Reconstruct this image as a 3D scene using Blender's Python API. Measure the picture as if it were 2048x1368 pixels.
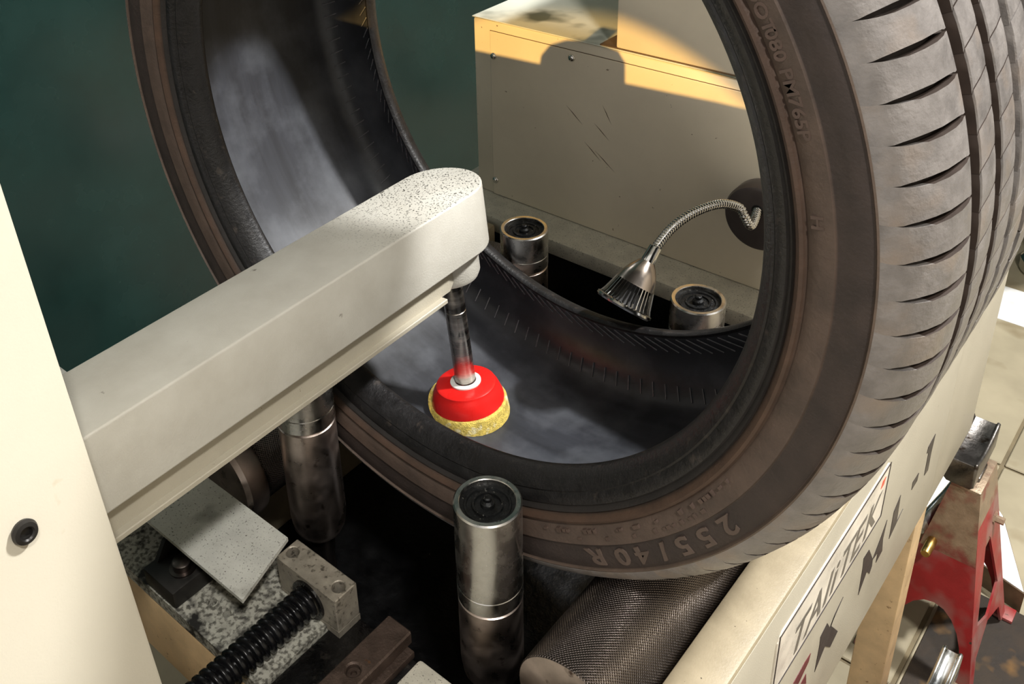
import bpy, bmesh, math, random
from mathutils import Vector, Matrix, Quaternion
from mathutils.geometry import tessellate_polygon
random.seed(7)
for o in list(bpy.data.objects):
    bpy.data.objects.remove(o, do_unlink=True)
scene = bpy.context.scene
COL = scene.collection
PI = math.pi

# ------------------------------------------------------------------ camera
cd = bpy.data.cameras.new('camera'); cam = bpy.data.objects.new('camera', cd); COL.objects.link(cam)
cam.matrix_world = Matrix(((0.75314741, -0.25806949, 0.60511910, 0.41718888),
                           (0.65639054, 0.35607204, -0.66510462, -0.53760626),
                           (-0.04382278, 0.89811627, 0.43756911, 0.29861087),
                           (0, 0, 0, 1)))
cd.sensor_width = 36; cd.sensor_fit = 'HORIZONTAL'
cd.lens = 2012.7776 / 2048 * 36
cd.shift_x = (1024 - 883.0714) / 2048
cd.shift_y = -(684 - 286.2787) / 2048
cd.clip_start = 0.01; cd.clip_end = 50
scene.camera = cam
# ------------------------------------------------------------------ world, exposure
w = bpy.data.worlds.new('world'); scene.world = w; w.use_nodes = True
w.node_tree.nodes['Background'].inputs[0].default_value = (1.0, 0.955, 0.90, 1)
w.node_tree.nodes['Background'].inputs[1].default_value = 1.0
vs = scene.view_settings
vs.view_transform = 'Standard'; vs.look = 'None'; vs.gamma = 1; vs.exposure = 0.0; vs.use_curve_mapping = False

FLOOR = -0.92; CEIL = 2.3
def area(name, loc, target, size, power, col):
    d = bpy.data.lights.new(name, 'AREA'); d.shape = 'RECTANGLE'; d.size = size[0]; d.size_y = size[1]
    d.energy = power; d.color = col
    o = bpy.data.objects.new(name, d); COL.objects.link(o); o.location = loc
    o.rotation_euler = (Vector(target) - Vector(loc)).to_track_quat('-Z', 'Y').to_euler()
    return o
KEY = (1.32, 1.27, CEIL - 0.09)
area('key_panel_light', KEY, (0, 0, -0.3), (0.24, 0.24), 200, (1.0, 0.99, 0.97))
FILL = (1.40, -0.98, CEIL - 0.09)
area('front_panel_light', FILL, (-0.1, -0.24, -0.3), (0.24, 0.24), 70, (1.0, 0.97, 0.92))

# ------------------------------------------------------------------ materials
def lin(r, g, b):
    f = lambda c: (c / 255 / 12.92) if c / 255 <= 0.04045 else ((c / 255 + 0.055) / 1.055) ** 2.4
    return (f(r), f(g), f(b), 1)
MATS = {}
def mk(name):
    m = bpy.data.materials.new(name); m.use_nodes = True
    nt = m.node_tree; b = nt.nodes['Principled BSDF']
    MATS[name] = m
    return m, nt, b
def N(nt, t, **kw):
    n = nt.nodes.new(t)
    for k, v in kw.items():
        if k.startswith('i_'):
            n.inputs[int(k[2:])].default_value = v
        else:
            setattr(n, k, v)
    return n
def L(nt, a, ai, b, bi): nt.links.new(a.outputs[ai], b.inputs[bi])
def noise(nt, vec, scale, detail=4, rough=0.6):
    n = N(nt, 'ShaderNodeTexNoise'); n.inputs['Scale'].default_value = scale
    n.inputs['Detail'].default_value = detail; n.inputs['Roughness'].default_value = rough
    nt.links.new(vec, n.inputs['Vector']); return n
def ramp(nt, src, stops, interp='LINEAR'):
    r = N(nt, 'ShaderNodeValToRGB'); r.color_ramp.interpolation = interp
    e = r.color_ramp.elements
    while len(e) > 1: e.remove(e[-1])
    e[0].position = stops[0][0]; e[0].color = stops[0][1]
    for p, c in stops[1:]:
        k = e.new(p); k.color = c
    nt.links.new(src, r.inputs[0]); return r
def mix(nt, fac, a, b):
    m = N(nt, 'ShaderNodeMix', data_type='RGBA')
    if hasattr(fac, 'links'): nt.links.new(fac, m.inputs[0])
    else: m.inputs[0].default_value = fac
    for v, i in ((a, 6), (b, 7)):
        if hasattr(v, 'links'): nt.links.new(v, m.inputs[i])
        else: m.inputs[i].default_value = v
    return m.outputs[2]
W1 = (1, 1, 1, 1); B1 = (0, 0, 0, 1)
def mat(name, col, rough=0.5, metal=0.0, var=0.12, vs_=25, spots=None, bump=None, coat=0.0, rvar=0.1, streak=None, emit=None):
    """spots: list of (colour, noise scale, lo, hi)"""
    m, nt, b = mk(name)
    tc = N(nt, 'ShaderNodeTexCoord'); oi = N(nt, 'ShaderNodeObjectInfo')
    ad = N(nt, 'ShaderNodeVectorMath', operation='MULTIPLY_ADD')
    L(nt, oi, 'Random', ad, 0); ad.inputs[1].default_value = (3.1, 4.7, 5.3); L(nt, tc, 'Object', ad, 2)
    vec = ad.outputs[0]
    if streak:
        mp = N(nt, 'ShaderNodeMapping'); mp.inputs['Scale'].default_value = streak; nt.links.new(vec, mp.inputs[0]); nv = mp.outputs[0]
    else: nv = vec
    n1 = noise(nt, nv, vs_)
    dk = tuple(max(0, c * (1 - 2.2 * var)) for c in col[:3]) + (1,); lt = tuple(min(1, c * (1 + 2.2 * var)) for c in col[:3]) + (1,)
    c = ramp(nt, n1.outputs[0], [(0.25, dk), (0.5, col), (0.75, lt)]).outputs[0]
    for sc, ss, lo, hi in (spots or []):
        n2 = noise(nt, vec, ss, 3, 0.55)
        msk = ramp(nt, n2.outputs[0], [(lo, B1), (hi, W1)]).outputs[0]
        c = mix(nt, msk, c, sc)
    nt.links.new(c, b.inputs['Base Color'])
    b.inputs['Metallic'].default_value = metal
    r = ramp(nt, n1.outputs[0], [(0.3, (max(0.02, rough - rvar),) * 3 + (1,)), (0.7, (min(1, rough + rvar),) * 3 + (1,))])
    L(nt, r, 0, b, 'Roughness')
    b.inputs['Coat Weight'].default_value = coat
    if bump:
        bp = N(nt, 'ShaderNodeBump'); bp.inputs['Strength'].default_value = bump[0]; bp.inputs['Distance'].default_value = 0.002
        n3 = noise(nt, vec, bump[1], 3); L(nt, n3, 0, bp, 'Height'); L(nt, bp, 0, b, 'Normal')
    if emit:
        b.inputs['Emission Color'].default_value = emit[0]; b.inputs['Emission Strength'].default_value = emit[1]
    return m

DIRT = lin(62, 54, 44); BLK = lin(18, 17, 17)
mat('beige_paint', lin(182, 175, 158), 0.42, 0, 0.035, 18, [(lin(120, 105, 80), 260, 0.72, 0.76)], (0.18, 900), rvar=0.06)
mat('cream_paint', lin(200, 193, 176), 0.40, 0, 0.02, 9, [(lin(170, 155, 120), 30, 0.70, 0.80)], (0.08, 700), rvar=0.05)
mat('rail_paint', lin(164, 151, 126), 0.45, 0, 0.07, 40, [(lin(70, 58, 42), 330, 0.715, 0.74)], (0.15, 700))
mat('grimy_paint', lin(178, 176, 164), 0.55, 0, 0.10, 60, [(lin(96, 94, 86), 280, 0.46, 0.60), (lin(30, 28, 26), 60, 0.50, 0.66)], (0.25, 500))
mat('ledge_paint', lin(206, 201, 186), 0.55, 0, 0.07, 60, [(lin(92, 88, 78), 620, 0.60, 0.70)], (0.2, 600))
mat('sheet_paint', lin(200, 199, 190), 0.5, 0, 0.05, 50, [(lin(96, 92, 84), 620, 0.60, 0.70), (lin(128, 124, 114), 26, 0.56, 0.74)], (0.2, 700))
mat('cabinet_paint', lin(222, 211, 189), 0.36, 0, 0.03, 12, [(lin(110, 92, 68), 160, 0.735, 0.76)], (0.06, 900), rvar=0.05)
mat('cabinet_top_paint', lin(205, 205, 190), 0.45, 0, 0.05, 12, [(lin(95, 98, 84), 14, 0.50, 0.68), (lin(30, 30, 26), 46, 0.72, 0.75)], (0.1, 500))
mat('seam_dark', lin(92, 74, 54), 0.7)
mat('tan_face', lin(206, 176, 134), 0.5, 0, 0.08, 40, [(lin(110, 74, 44), 120, 0.66, 0.75)], (0.12, 600))
mat('steel_worn', lin(200, 198, 194), 0.27, 1, 0.10, 60, [(lin(120, 104, 92), 40, 0.60, 0.75)], rvar=0.10)
mat('steel_brown', lin(196, 182, 174), 0.34, 1, 0.12, 50, [(lin(96, 78, 68), 90, 0.64, 0.76)], rvar=0.10)
mat('steel_dark', lin(96, 88, 84), 0.35, 1, 0.15, 40, rvar=0.1)
mat('base_steel', lin(104, 96, 94), 0.36, 0.5, 0.08, 40)
mat('chrome', lin(215, 213, 208), 0.12, 1, 0.04, 30, rvar=0.05)
mat('shade_steel', lin(190, 178, 168), 0.22, 1, 0.06, 30, rvar=0.06)
mat('spindle_steel', lin(178, 172, 164), 0.30, 1, 0.22, 34, rvar=0.12, streak=(0.4, 0.4, 5.0))
mat('post_top_black', lin(26, 27, 28), 0.42, 0.5, 0.3, 200, [(lin(130, 128, 122), 260, 0.66, 0.72)], (0.4, 500))
mat('grease_black', lin(15, 14, 14), 0.30, 0, 0.4, 60, [(lin(44, 40, 36), 120, 0.60, 0.72)], (0.5, 200))
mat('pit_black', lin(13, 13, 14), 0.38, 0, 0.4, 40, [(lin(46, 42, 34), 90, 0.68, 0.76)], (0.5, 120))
mat('rust_bar', lin(84, 70, 62), 0.48, 0.6, 0.16, 80, [(lin(150, 96, 40), 45, 0.69, 0.76)], (0.3, 500))
mat('block_steel', lin(158, 150, 136), 0.42, 0.4, 0.14, 90, [(lin(84, 78, 68), 260, 0.56, 0.70)], (0.2, 500))
mat('bracket_dark', lin(42, 40, 38), 0.45, 0.5, 0.2, 60)
mat('screw_black', lin(18, 18, 20), 0.26, 0.3, 0.2, 60)
mat('red_plastic', lin(222, 34, 30), 0.28, 0, 0.04, 40, rvar=0.05)
mat('white_plastic', lin(238, 236, 230), 0.35)
mat('bristle_yellow', lin(214, 188, 92), 0.8, 0, 0.22, 260, [(lin(236, 226, 186), 120, 0.55, 0.7)], (0.6, 800))
mat('green_wall', lin(24, 46, 43), 0.24, 0, 0.16, 5, [(lin(30, 46, 43), 2.2, 0.50, 0.72)], rvar=0.08)
mat('dark_wall', lin(34, 33, 34), 0.7)
mat('pale_wall', lin(186, 178, 164), 0.8)
mat('ceiling_white', lin(205, 203, 196), 0.9)
mat('tile_beige', lin(164, 154, 130), 0.42, 0, 0.10, 6, [(lin(132, 118, 90), 9, 0.56, 0.72)], (0.05, 300))
mat('grout', lin(120, 108, 84), 0.9)
mat('jack_red', lin(150, 36, 38), 0.45, 0.1, 0.10, 30, [(lin(146, 104, 98), 13, 0.46, 0.62), (lin(70, 58, 48), 70, 0.70, 0.74)], (0.12, 400))
mat('jack_worn', lin(158, 138, 116), 0.42, 0.5, 0.14, 60, [(lin(140, 72, 66), 25, 0.50, 0.66)], (0.2, 400))
mat('cast_steel', lin(122, 118, 114), 0.42, 1, 0.12, 40, [(lin(70, 60, 52), 60, 0.6, 0.72)], (0.25, 200))
mat('galvanised', lin(180, 182, 182), 0.25, 1, 0.12, 60, rvar=0.1)
mat('brass', lin(190, 160, 96), 0.32, 1, 0.1, 60)
mat('blue_plastic', lin(70, 120, 164), 0.4)
mat('plain_white', lin(236, 235, 230), 0.7)
mat('mat_brown', lin(48, 40, 32), 0.8, 0, 0.25, 30, [(lin(120, 88, 44), 16, 0.56, 0.70)], (0.4, 120))
mat('board_wood', lin(96, 78, 56), 0.7, 0, 0.2, 40)
mat('ink_black', lin(36, 26, 30), 0.4)
mat('ink_grey', lin(108, 102, 94), 0.4)
mat('ink_red', lin(96, 18, 30), 0.4)
mat('ink_orange', lin(230, 92, 66), 0.4)
mat('plate_cream', lin(226, 218, 204), 0.3)
mat('lens_glow', lin(240, 236, 225), 0.4, emit=((1, 0.95, 0.88, 1), 2.0))
mat('panel_glow', lin(250, 250, 250), 0.5, emit=((1, 0.98, 0.95, 1), 3.0))
mat('warm_bulb', lin(255, 220, 160), 0.5, emit=((1, 0.7, 0.35, 1), 4.0))
mat('fixture_grey', lin(120, 120, 120), 0.5)
mat('black_rubber', lin(22, 21, 21), 0.6)
mat('tread_rubber', lin(122, 117, 114), 0.40, 0, 0.14, 60, [(lin(134, 122, 112), 24, 0.54, 0.72)], (0.25, 260), rvar=0.12)
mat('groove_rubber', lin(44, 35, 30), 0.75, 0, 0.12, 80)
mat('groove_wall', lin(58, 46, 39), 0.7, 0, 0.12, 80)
mat('letter_rubber', lin(88, 74, 66), 0.62, 0, 0.10, 90)
mat('small_letter_rubber', lin(84, 68, 60), 0.65, 0, 0.1, 90)
mat('bead_rubber', lin(25, 24, 25), 0.42, 0, 0.12, 90, [(lin(56, 50, 46), 120, 0.62, 0.75)], (0.25, 400))
mat('ridge_shine_rubber', lin(120, 120, 124), 0.25, 0, 0.1, 90)  # paler than the liner: highlights on the ridges put into the colour

# arm paint: same beige with dark polishing flecks towards the tip
m, nt, b = mk('arm_paint')
tc = N(nt, 'ShaderNodeTexCoord'); vec = tc.outputs['Object']
n1 = noise(nt, vec, 24)
c = ramp(nt, n1.outputs[0], [(0.3, lin(194, 190, 179)), (0.7, lin(208, 205, 195))]).outputs[0]
n2 = noise(nt, vec, 620, 2, 0.4)
fl = ramp(nt, n2.outputs[0], [(0.590, B1), (0.635, W1)]).outputs[0]
sx = N(nt, 'ShaderNodeSeparateXYZ'); nt.links.new(vec, sx.inputs[0])
my = N(nt, 'ShaderNodeMapRange'); L(nt, sx, 1, my, 0); my.inputs[1].default_value = 0.08; my.inputs[2].default_value = 0.17
nm = N(nt, 'ShaderNodeNewGeometry'); sn = N(nt, 'ShaderNodeSeparateXYZ'); L(nt, nm, 'Normal', sn, 0)
up = N(nt, 'ShaderNodeMath', operation='GREATER_THAN'); L(nt, sn, 2, up, 0); up.inputs[1].default_value = 0.9
k1 = N(nt, 'ShaderNodeMath', operation='MULTIPLY'); L(nt, my, 0, k1, 0); L(nt, up, 0, k1, 1)
k2 = N(nt, 'ShaderNodeMath', operation='MULTIPLY'); L(nt, k1, 0, k2, 0); nt.links.new(fl, k2.inputs[1])
c = mix(nt, k2.outputs[0], c, lin(66, 64, 58))
n4 = noise(nt, vec, 55, 4)
st = ramp(nt, n4.outputs[0], [(0.70, B1), (0.76, W1)]).outputs[0]
c = mix(nt, st, c, lin(110, 100, 86))
nt.links.new(c, b.inputs['Base Color']); b.inputs['Roughness'].default_value = 0.42
bp = N(nt, 'ShaderNodeBump'); bp.inputs['Strength'].default_value = 0.16; bp.inputs['Distance'].default_value = 0.002
n5 = noise(nt, vec, 700, 2); L(nt, n5, 0, bp, 'Height'); L(nt, bp, 0, b, 'Normal')

TR = 0.331
# sidewall: dust-brown bands at fixed radii of the tyre
m, nt, b = mk('sidewall_rubber')
tc = N(nt, 'ShaderNodeTexCoord'); sx = N(nt, 'ShaderNodeSeparateXYZ'); L(nt, tc, 'Object', sx, 0)
za = N(nt, 'ShaderNodeMath', operation='SUBTRACT'); L(nt, sx, 2, za, 0); za.inputs[1].default_value = TR
xx = N(nt, 'ShaderNodeMath', operation='MULTIPLY'); L(nt, sx, 0, xx, 0); L(nt, sx, 0, xx, 1)
zz = N(nt, 'ShaderNodeMath', operation='MULTIPLY'); L(nt, za, 0, zz, 0); L(nt, za, 0, zz, 1)
sm = N(nt, 'ShaderNodeMath', operation='ADD'); L(nt, xx, 0, sm, 0); L(nt, zz, 0, sm, 1)
sq = N(nt, 'ShaderNodeMath', operation='SQRT'); L(nt, sm, 0, sq, 0)
mr = N(nt, 'ShaderNodeMapRange'); L(nt, sq, 0, mr, 0); mr.inputs[1].default_value = 0.255; mr.inputs[2].default_value = 0.312
q = lambda r: (r - 0.255) / 0.057
rp = ramp(nt, mr.outputs[0], [(q(0.258), lin(38, 35, 34)), (q(0.2645), lin(42, 38, 36)), (q(0.2665), lin(84, 64, 51)), (q(0.2712), lin(80, 61, 50)),
                              (q(0.2725), lin(90, 75, 66)), (q(0.2864), lin(94, 79, 70)), (q(0.2874), lin(60, 50, 46)),
                              (q(0.3040), lin(62, 52, 48)), (q(0.3056), lin(104, 88, 77)), (q(0.3075), lin(98, 85, 76))])
nz = noise(nt, tc.outputs['Object'], 42, 5)
dd = ramp(nt, nz.outputs[0], [(0.35, (0.62, 0.62, 0.62, 1)), (0.7, (1.0, 0.98, 0.96, 1))])
mm = N(nt, 'ShaderNodeMix', data_type='RGBA', blend_type='MULTIPLY'); mm.inputs[0].default_value = 1
L(nt, rp, 0, mm, 6); L(nt, dd, 0, mm, 7)
nt.links.new(mm.outputs[2], b.inputs['Base Color']); b.inputs['Roughness'].default_value = 0.62
bp = N(nt, 'ShaderNodeBump'); bp.inputs['Strength'].default_value = 0.2; bp.inputs['Distance'].default_value = 0.002
n5 = noise(nt, tc.outputs['Object'], 300, 3); L(nt, n5, 0, bp, 'Height'); L(nt, bp, 0, b, 'Normal')

# inner liner: grey-black rubber with faint circumferential polishing bands
m, nt, b = mk('liner_rubber')
tc = N(nt, 'ShaderNodeTexCoord'); mp = N(nt, 'ShaderNodeMapping'); L(nt, tc, 'Object', mp, 0); mp.inputs['Scale'].default_value = (0.6, 6, 0.6)
n1 = noise(nt, mp.outputs[0], 9, 4); n2 = noise(nt, tc.outputs['Object'], 16, 5)
a1 = ramp(nt, n1.outputs[0], [(0.3, lin(38, 39, 43)), (0.7, lin(58, 60, 66))]).outputs[0]
a2 = ramp(nt, n2.outputs[0], [(0.45, B1), (0.8, (0.5, 0.5, 0.5, 1))]).outputs[0]
c = mix(nt, a2, a1, lin(112, 115, 121))
nt.links.new(c, b.inputs['Base Color']); b.inputs['Roughness'].default_value = 0.35
bp = N(nt, 'ShaderNodeBump'); bp.inputs['Strength'].default_value = 0.1; bp.inputs['Distance'].default_value = 0.002
L(nt, n1, 0, bp, 'Height'); L(nt, bp, 0, b, 'Normal')

# knurled steel: crossed helical ridges around a Y axis
m, nt, b = mk('knurled_steel')
tc = N(nt, 'ShaderNodeTexCoord'); sx = N(nt, 'ShaderNodeSeparateXYZ'); L(nt, tc, 'Object', sx, 0)
at = N(nt, 'ShaderNodeMath', operation='ARCTAN2'); L(nt, sx, 2, at, 0); L(nt, sx, 0, at, 1)
def helix(sign):
    k = N(nt, 'ShaderNodeMath', operation='MULTIPLY'); L(nt, at, 0, k, 0); k.inputs[1].default_value = 109 * sign
    y = N(nt, 'ShaderNodeMath', operation='MULTIPLY_ADD'); L(nt, sx, 1, y, 0); y.inputs[1].default_value = 2600; L(nt, k, 0, y, 2)
    s = N(nt, 'ShaderNodeMath', operation='SINE'); L(nt, y, 0, s, 0); return s
h1, h2 = helix(1), helix(-1)
hm = N(nt, 'ShaderNodeMath', operation='MINIMUM'); L(nt, h1, 0, hm, 0); L(nt, h2, 0, hm, 1)
bp = N(nt, 'ShaderNodeBump'); bp.inputs['Strength'].default_value = 0.55; bp.inputs['Distance'].default_value = 0.0011
L(nt, hm, 0, bp, 'Height'); L(nt, bp, 0, b, 'Normal')
n1 = noise(nt, tc.outputs['Object'], 22, 4)
c = ramp(nt, n1.outputs[0], [(0.3, lin(100, 92, 89)), (0.7, lin(140, 131, 126))])
L(nt, c, 0, b, 'Base Color'); b.inputs['Metallic'].default_value = 1; b.inputs['Roughness'].default_value = 0.24

# ------------------------------------------------------------------ object helpers
OFF = {}
def setp(o, label=None, cat=None, group=None, kind=None):
    if label: o['label'] = label
    if cat: o['category'] = cat
    if group: o['group'] = group
    if kind: o['kind'] = kind
def thing(name, label, cat, loc, group=None):
    o = bpy.data.objects.new(name, None); COL.objects.link(o); o.location = loc
    o.empty_display_size = 0.02
    setp(o, label, cat, group); OFF[o] = Vector(loc); return o
def obj(name, VF, m, parent=None, label=None, cat=None, group=None, kind=None, smooth=35, origin=None):
    V, F = VF
    off = OFF[parent] if parent else Vector(origin if origin else (0, 0, 0))
    me = bpy.data.meshes.new(name)
    me.from_pydata([tuple(Vector(v) - off) for v in V], [], F)
    me.validate(); me.update()
    bm = bmesh.new(); bm.from_mesh(me); bmesh.ops.remove_doubles(bm, verts=bm.verts, dist=1e-6)
    bmesh.ops.recalc_face_normals(bm, faces=bm.faces); bm.to_mesh(me); bm.free()
    if smooth:
        for p in me.polygons: p.use_smooth = True
        me.set_sharp_from_angle(angle=math.radians(smooth))
    me.materials.append(MATS[m])
    o = bpy.data.objects.new(name, me); COL.objects.link(o)
    if parent: o.parent = parent
    else: o.location = off
    OFF[o] = off
    setp(o, label, cat, group, kind)
    return o
def join(*parts):
    V, F = [], []
    for v, f in parts:
        k = len(V); V += [Vector(p) for p in v]; F += [tuple(i + k for i in q_) for q_ in f]
    return V, F
ID = (Vector((0, 0, 0)), Vector((1, 0, 0)), Vector((0, 1, 0)), Vector((0, 0, 1)))
def box(x0, x1, y0, y1, z0, z1, bev=0.0, seg=2, fr=ID):
    bm = bmesh.new()
    vs_ = [bm.verts.new((x, y, z)) for x in (x0, x1) for y in (y0, y1) for z in (z0, z1)]
    for q_ in ((0, 1, 3, 2), (4, 6, 7, 5), (0, 4, 5, 1), (2, 3, 7, 6), (0, 2, 6, 4), (1, 5, 7, 3)):
        bm.faces.new([vs_[i] for i in q_])
    if bev: bmesh.ops.bevel(bm, geom=list(bm.edges), offset=bev, segments=seg, affect='EDGES', profile=0.5)
    bm.verts.ensure_lookup_table(); bm.verts.index_update()
    o, ex, ey, ez = fr
    V = [o + ex * v.co.x + ey * v.co.y + ez * v.co.z for v in bm.verts]
    F = [tuple(v.index for v in f.verts) for f in bm.faces]
    bm.free(); return V, F
def basis(ax):
    ax = Vector(ax).normalized()
    t = Vector((0, 0, 1)) if abs(ax.z) < 0.9 else Vector((1, 0, 0))
    u = t.cross(ax).normalized(); return ax, u, ax.cross(u)
def lathe(prof, o, ax, n=48, cap0=False, cap1=False, loop=False, fr=None):
    """prof: list of (radius, height along ax)"""
    ax, u, v = fr if fr else basis(ax); o = Vector(o)
    V, F = [], []
    for r, h in prof:
        for i in range(n):
            a = 2 * PI * i / n
            V.append(o + ax * h + u * (r * math.cos(a)) + v * (r * math.sin(a)))
    m_ = len(prof)
    for j in range(m_ if loop else m_ - 1):
        k = (j + 1) % m_
        for i in range(n):
            F.append((j * n + i, j * n + (i + 1) % n, k * n + (i + 1) % n, k * n + i))
    if cap0: F.append(tuple(range(n)))
    if cap1: F.append(tuple(range((m_ - 1) * n, m_ * n)))
    return V, F
def plate(outer, holes, h0, h1, fr=ID):
    """2D polygon (with holes) in fr's (ex, ey), extruded along ez from h0 to h1"""
    o, ex, ey, ez = fr
    loops = [outer] + list(holes)
    pts = [p for lp in loops for p in lp]
    tris = tessellate_polygon([[Vector((p[0], p[1], 0)) for p in lp] for lp in loops])
    n = len(pts)
    V = [o + ex * p[0] + ey * p[1] + ez * h0 for p in pts] + [o + ex * p[0] + ey * p[1] + ez * h1 for p in pts]
    F = [tuple(t) for t in tris] + [tuple(i + n for i in reversed(t)) for t in tris]
    s = 0
    for lp in loops:
        k = len(lp)
        for i in range(k):
            a, b_ = s + i, s + (i + 1) % k
            F.append((a, b_, b_ + n, a + n))
        s += k
    return V, F
def circ(cx, cy, r, n=24): return [(cx + r * math.cos(2 * PI * i / n), cy + r * math.sin(2 * PI * i / n)) for i in range(n)]
def spline(pts, sub=8):
    pts = [Vector(p) for p in pts]; out = []
    for i in range(len(pts) - 1):
        p0 = pts[max(i - 1, 0)]; p1 = pts[i]; p2 = pts[i + 1]; p3 = pts[min(i + 2, len(pts) - 1)]
        for s in range(sub):
            t = s / sub
            out.append(0.5 * ((2 * p1) + (p2 - p0) * t + (2 * p0 - 5 * p1 + 4 * p2 - p3) * t * t + (3 * p1 - p0 - 3 * p2 + p3) * t ** 3))
    out.append(pts[-1]); return out
def tube(pts, rad, n=16, caps=True):
    pts = [Vector(p) for p in pts]; V, F = [], []
    t0 = (pts[1] - pts[0]).normalized(); _, u, v = basis(t0)
    for i, p in enumerate(pts):
        t = (pts[min(i + 1, len(pts) - 1)] - pts[max(i - 1, 0)]).normalized()
        u = (u - t * u.dot(t)).normalized(); v = t.cross(u)
        r = rad(i) if callable(rad) else rad
        for k in range(n):
            a = 2 * PI * k / n
            V.append(p + u * (r * math.cos(a)) + v * (r * math.sin(a)))
    for i in range(len(pts) - 1):
        for k in range(n):
            F.append((i * n + k, i * n + (k + 1) % n, (i + 1) * n + (k + 1) % n, (i + 1) * n + k))
    if caps: F += [tuple(range(n)), tuple(range((len(pts) - 1) * n, len(pts) * n))]
    return V, F
def text_vf(body, size, shear=0.0, depth=0.001, space=1.0, bold=0.0):
    cu = bpy.data.curves.new('t', 'FONT'); cu.body = body; cu.size = size; cu.shear = shear
    cu.space_character = space; cu.extrude = depth; cu.resolution_u = 3; cu.offset = bold
    o = bpy.data.objects.new('t', cu); COL.objects.link(o); bpy.context.view_layer.update()
    me = bpy.data.meshes.new_from_object(o.evaluated_get(bpy.context.evaluated_depsgraph_get()))
    V = [v.co.copy() for v in me.vertices]; F = [tuple(p.vertices) for p in me.polygons]
    bpy.data.objects.remove(o); bpy.data.curves.remove(cu); bpy.data.meshes.remove(me)
    return V, F

# ------------------------------------------------------------------ the room
TS = 0.5
fl = obj('floor', box(-0.95, 2.6, -2.6, 2.6, FLOOR - 0.05, FLOOR - 0.004), 'grout', kind='structure', smooth=None)
tv, tf = box(0.003, TS - 0.003, 0.003, TS - 0.003, FLOOR - 0.004, FLOOR, 0.0015, 1)
tile0 = None
for i in range(-2, 4):
    for j in range(-3, 3):
        x, y = 0.25 + i * TS, 0.953 + j * TS
        if x < -0.8 + -0.01: continue
        if tile0 is None:
            tile0 = obj('tile', (tv, tf), 'tile_beige', fl, smooth=None); t = tile0
        else:
            t = tile0.copy(); COL.objects.link(t)
        t.location = (x, y, 0)
obj('wall_left', box(-0.95, -0.86, -2.6, 2.6, FLOOR, CEIL), 'green_wall', kind='structure', smooth=None)
obj('wall_back', box(-0.86, 2.6, 2.5, 2.6, FLOOR, CEIL), 'dark_wall', kind='structure', smooth=None)
obj('wall_right', box(2.5, 2.6, -2.6, 2.5, FLOOR, CEIL), 'pale_wall', kind='structure', smooth=None)
obj('ceiling', box(-0.95, 2.6, -2.6, 2.6, CEIL, CEIL + 0.05), 'ceiling_white', kind='structure', smooth=None)
def fixture(name, label, loc, sx_, sy_):
    t = thing(name, label, 'ceiling light', (loc[0], loc[1], CEIL - 0.06))
    obj('housing', box(loc[0] - sx_ / 2 - 0.02, loc[0] + sx_ / 2 + 0.02, loc[1] - sy_ / 2 - 0.02, loc[1] + sy_ / 2 + 0.02, CEIL - 0.05, CEIL, 0.004), 'fixture_grey', t)
    obj('diffuser', box(loc[0] - sx_ / 2, loc[0] + sx_ / 2, loc[1] - sy_ / 2, loc[1] + sy_ / 2, CEIL - 0.06, CEIL - 0.05, 0.002), 'panel_glow', t)
fixture('ceiling_panel_light', 'square white ceiling panel light behind the machine', KEY, 0.24, 0.24)
fixture('ceiling_panel_light', 'square white ceiling panel light to the right of the machine', FILL, 0.24, 0.24)

# ------------------------------------------------------------------ machine frame
ZF = -0.310
fr = thing('machine_frame', 'beige painted steel frame of the tyre polishing machine on square legs', 'machine frame', (0, 0, FLOOR))
XO = 0.2535
# right side: one folded channel (rail top + outer panel)
obj('side_rail', box(0.219, XO - 0.0005, -0.46, 0.407, -0.345, ZF, 0.003), 'rail_paint', fr)
sp = obj('side_panel', box(XO - 0.004, XO, -0.46, 0.407, -0.563, ZF - 0.004, 0.0012), 'beige_paint', fr)
obj('side_rail', box(-0.27, -0.229, -0.20, 0.26, -0.50, ZF, 0.003), 'rail_paint', fr)
obj('rear_ledge', box(-0.335, 0.219, 0.264, 0.56, -0.325, -0.305, 0.003), 'ledge_paint', fr)
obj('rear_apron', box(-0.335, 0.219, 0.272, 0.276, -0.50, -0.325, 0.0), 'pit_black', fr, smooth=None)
obj('rear_side_panel', box(0.219, XO, 0.407, 0.56, -0.563, -0.305, 0.002), 'beige_paint', fr)
obj('cross_sheet', plate([(-0.50, -0.266), (-0.046, -0.266), (-0.0640, -0.207), (-0.50, -0.207)], [], ZF - 0.0035, ZF), 'sheet_paint', fr)
holes = [circ(-0.0933, -0.2638, 0.0035, 16), circ(-0.0758, -0.2635, 0.0035, 16)]
lowp = plate([(-0.50, -0.287), (-0.009, -0.287), (-0.009, -0.2), (-0.50, -0.2)], holes, -0.362, -0.350)
obj('lower_plate', lowp, 'grimy_paint', fr, smooth=None)
obj('lower_beam', box(-0.50, -0.012, -0.287, -0.215, -0.437, -0.363, 0.003), 'tan_face', fr)
obj('slide_bed', box(-0.008, 0.064, -0.36, -0.2, -0.372, -0.353, 0.002), 'grease_black', fr)
obj('front_plate', box(0.065, 0.219, -0.36, -0.2, -0.362, -0.346, 0.003), 'ledge_paint', fr)
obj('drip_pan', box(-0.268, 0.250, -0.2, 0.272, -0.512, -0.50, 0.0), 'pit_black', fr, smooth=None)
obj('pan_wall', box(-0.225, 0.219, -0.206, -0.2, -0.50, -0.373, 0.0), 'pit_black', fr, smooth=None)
obj('pan_wall', box(0.2170, 0.219, -0.2, 0.272, -0.50, -0.345, 0.0), 'pit_black', fr, smooth=None)
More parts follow.
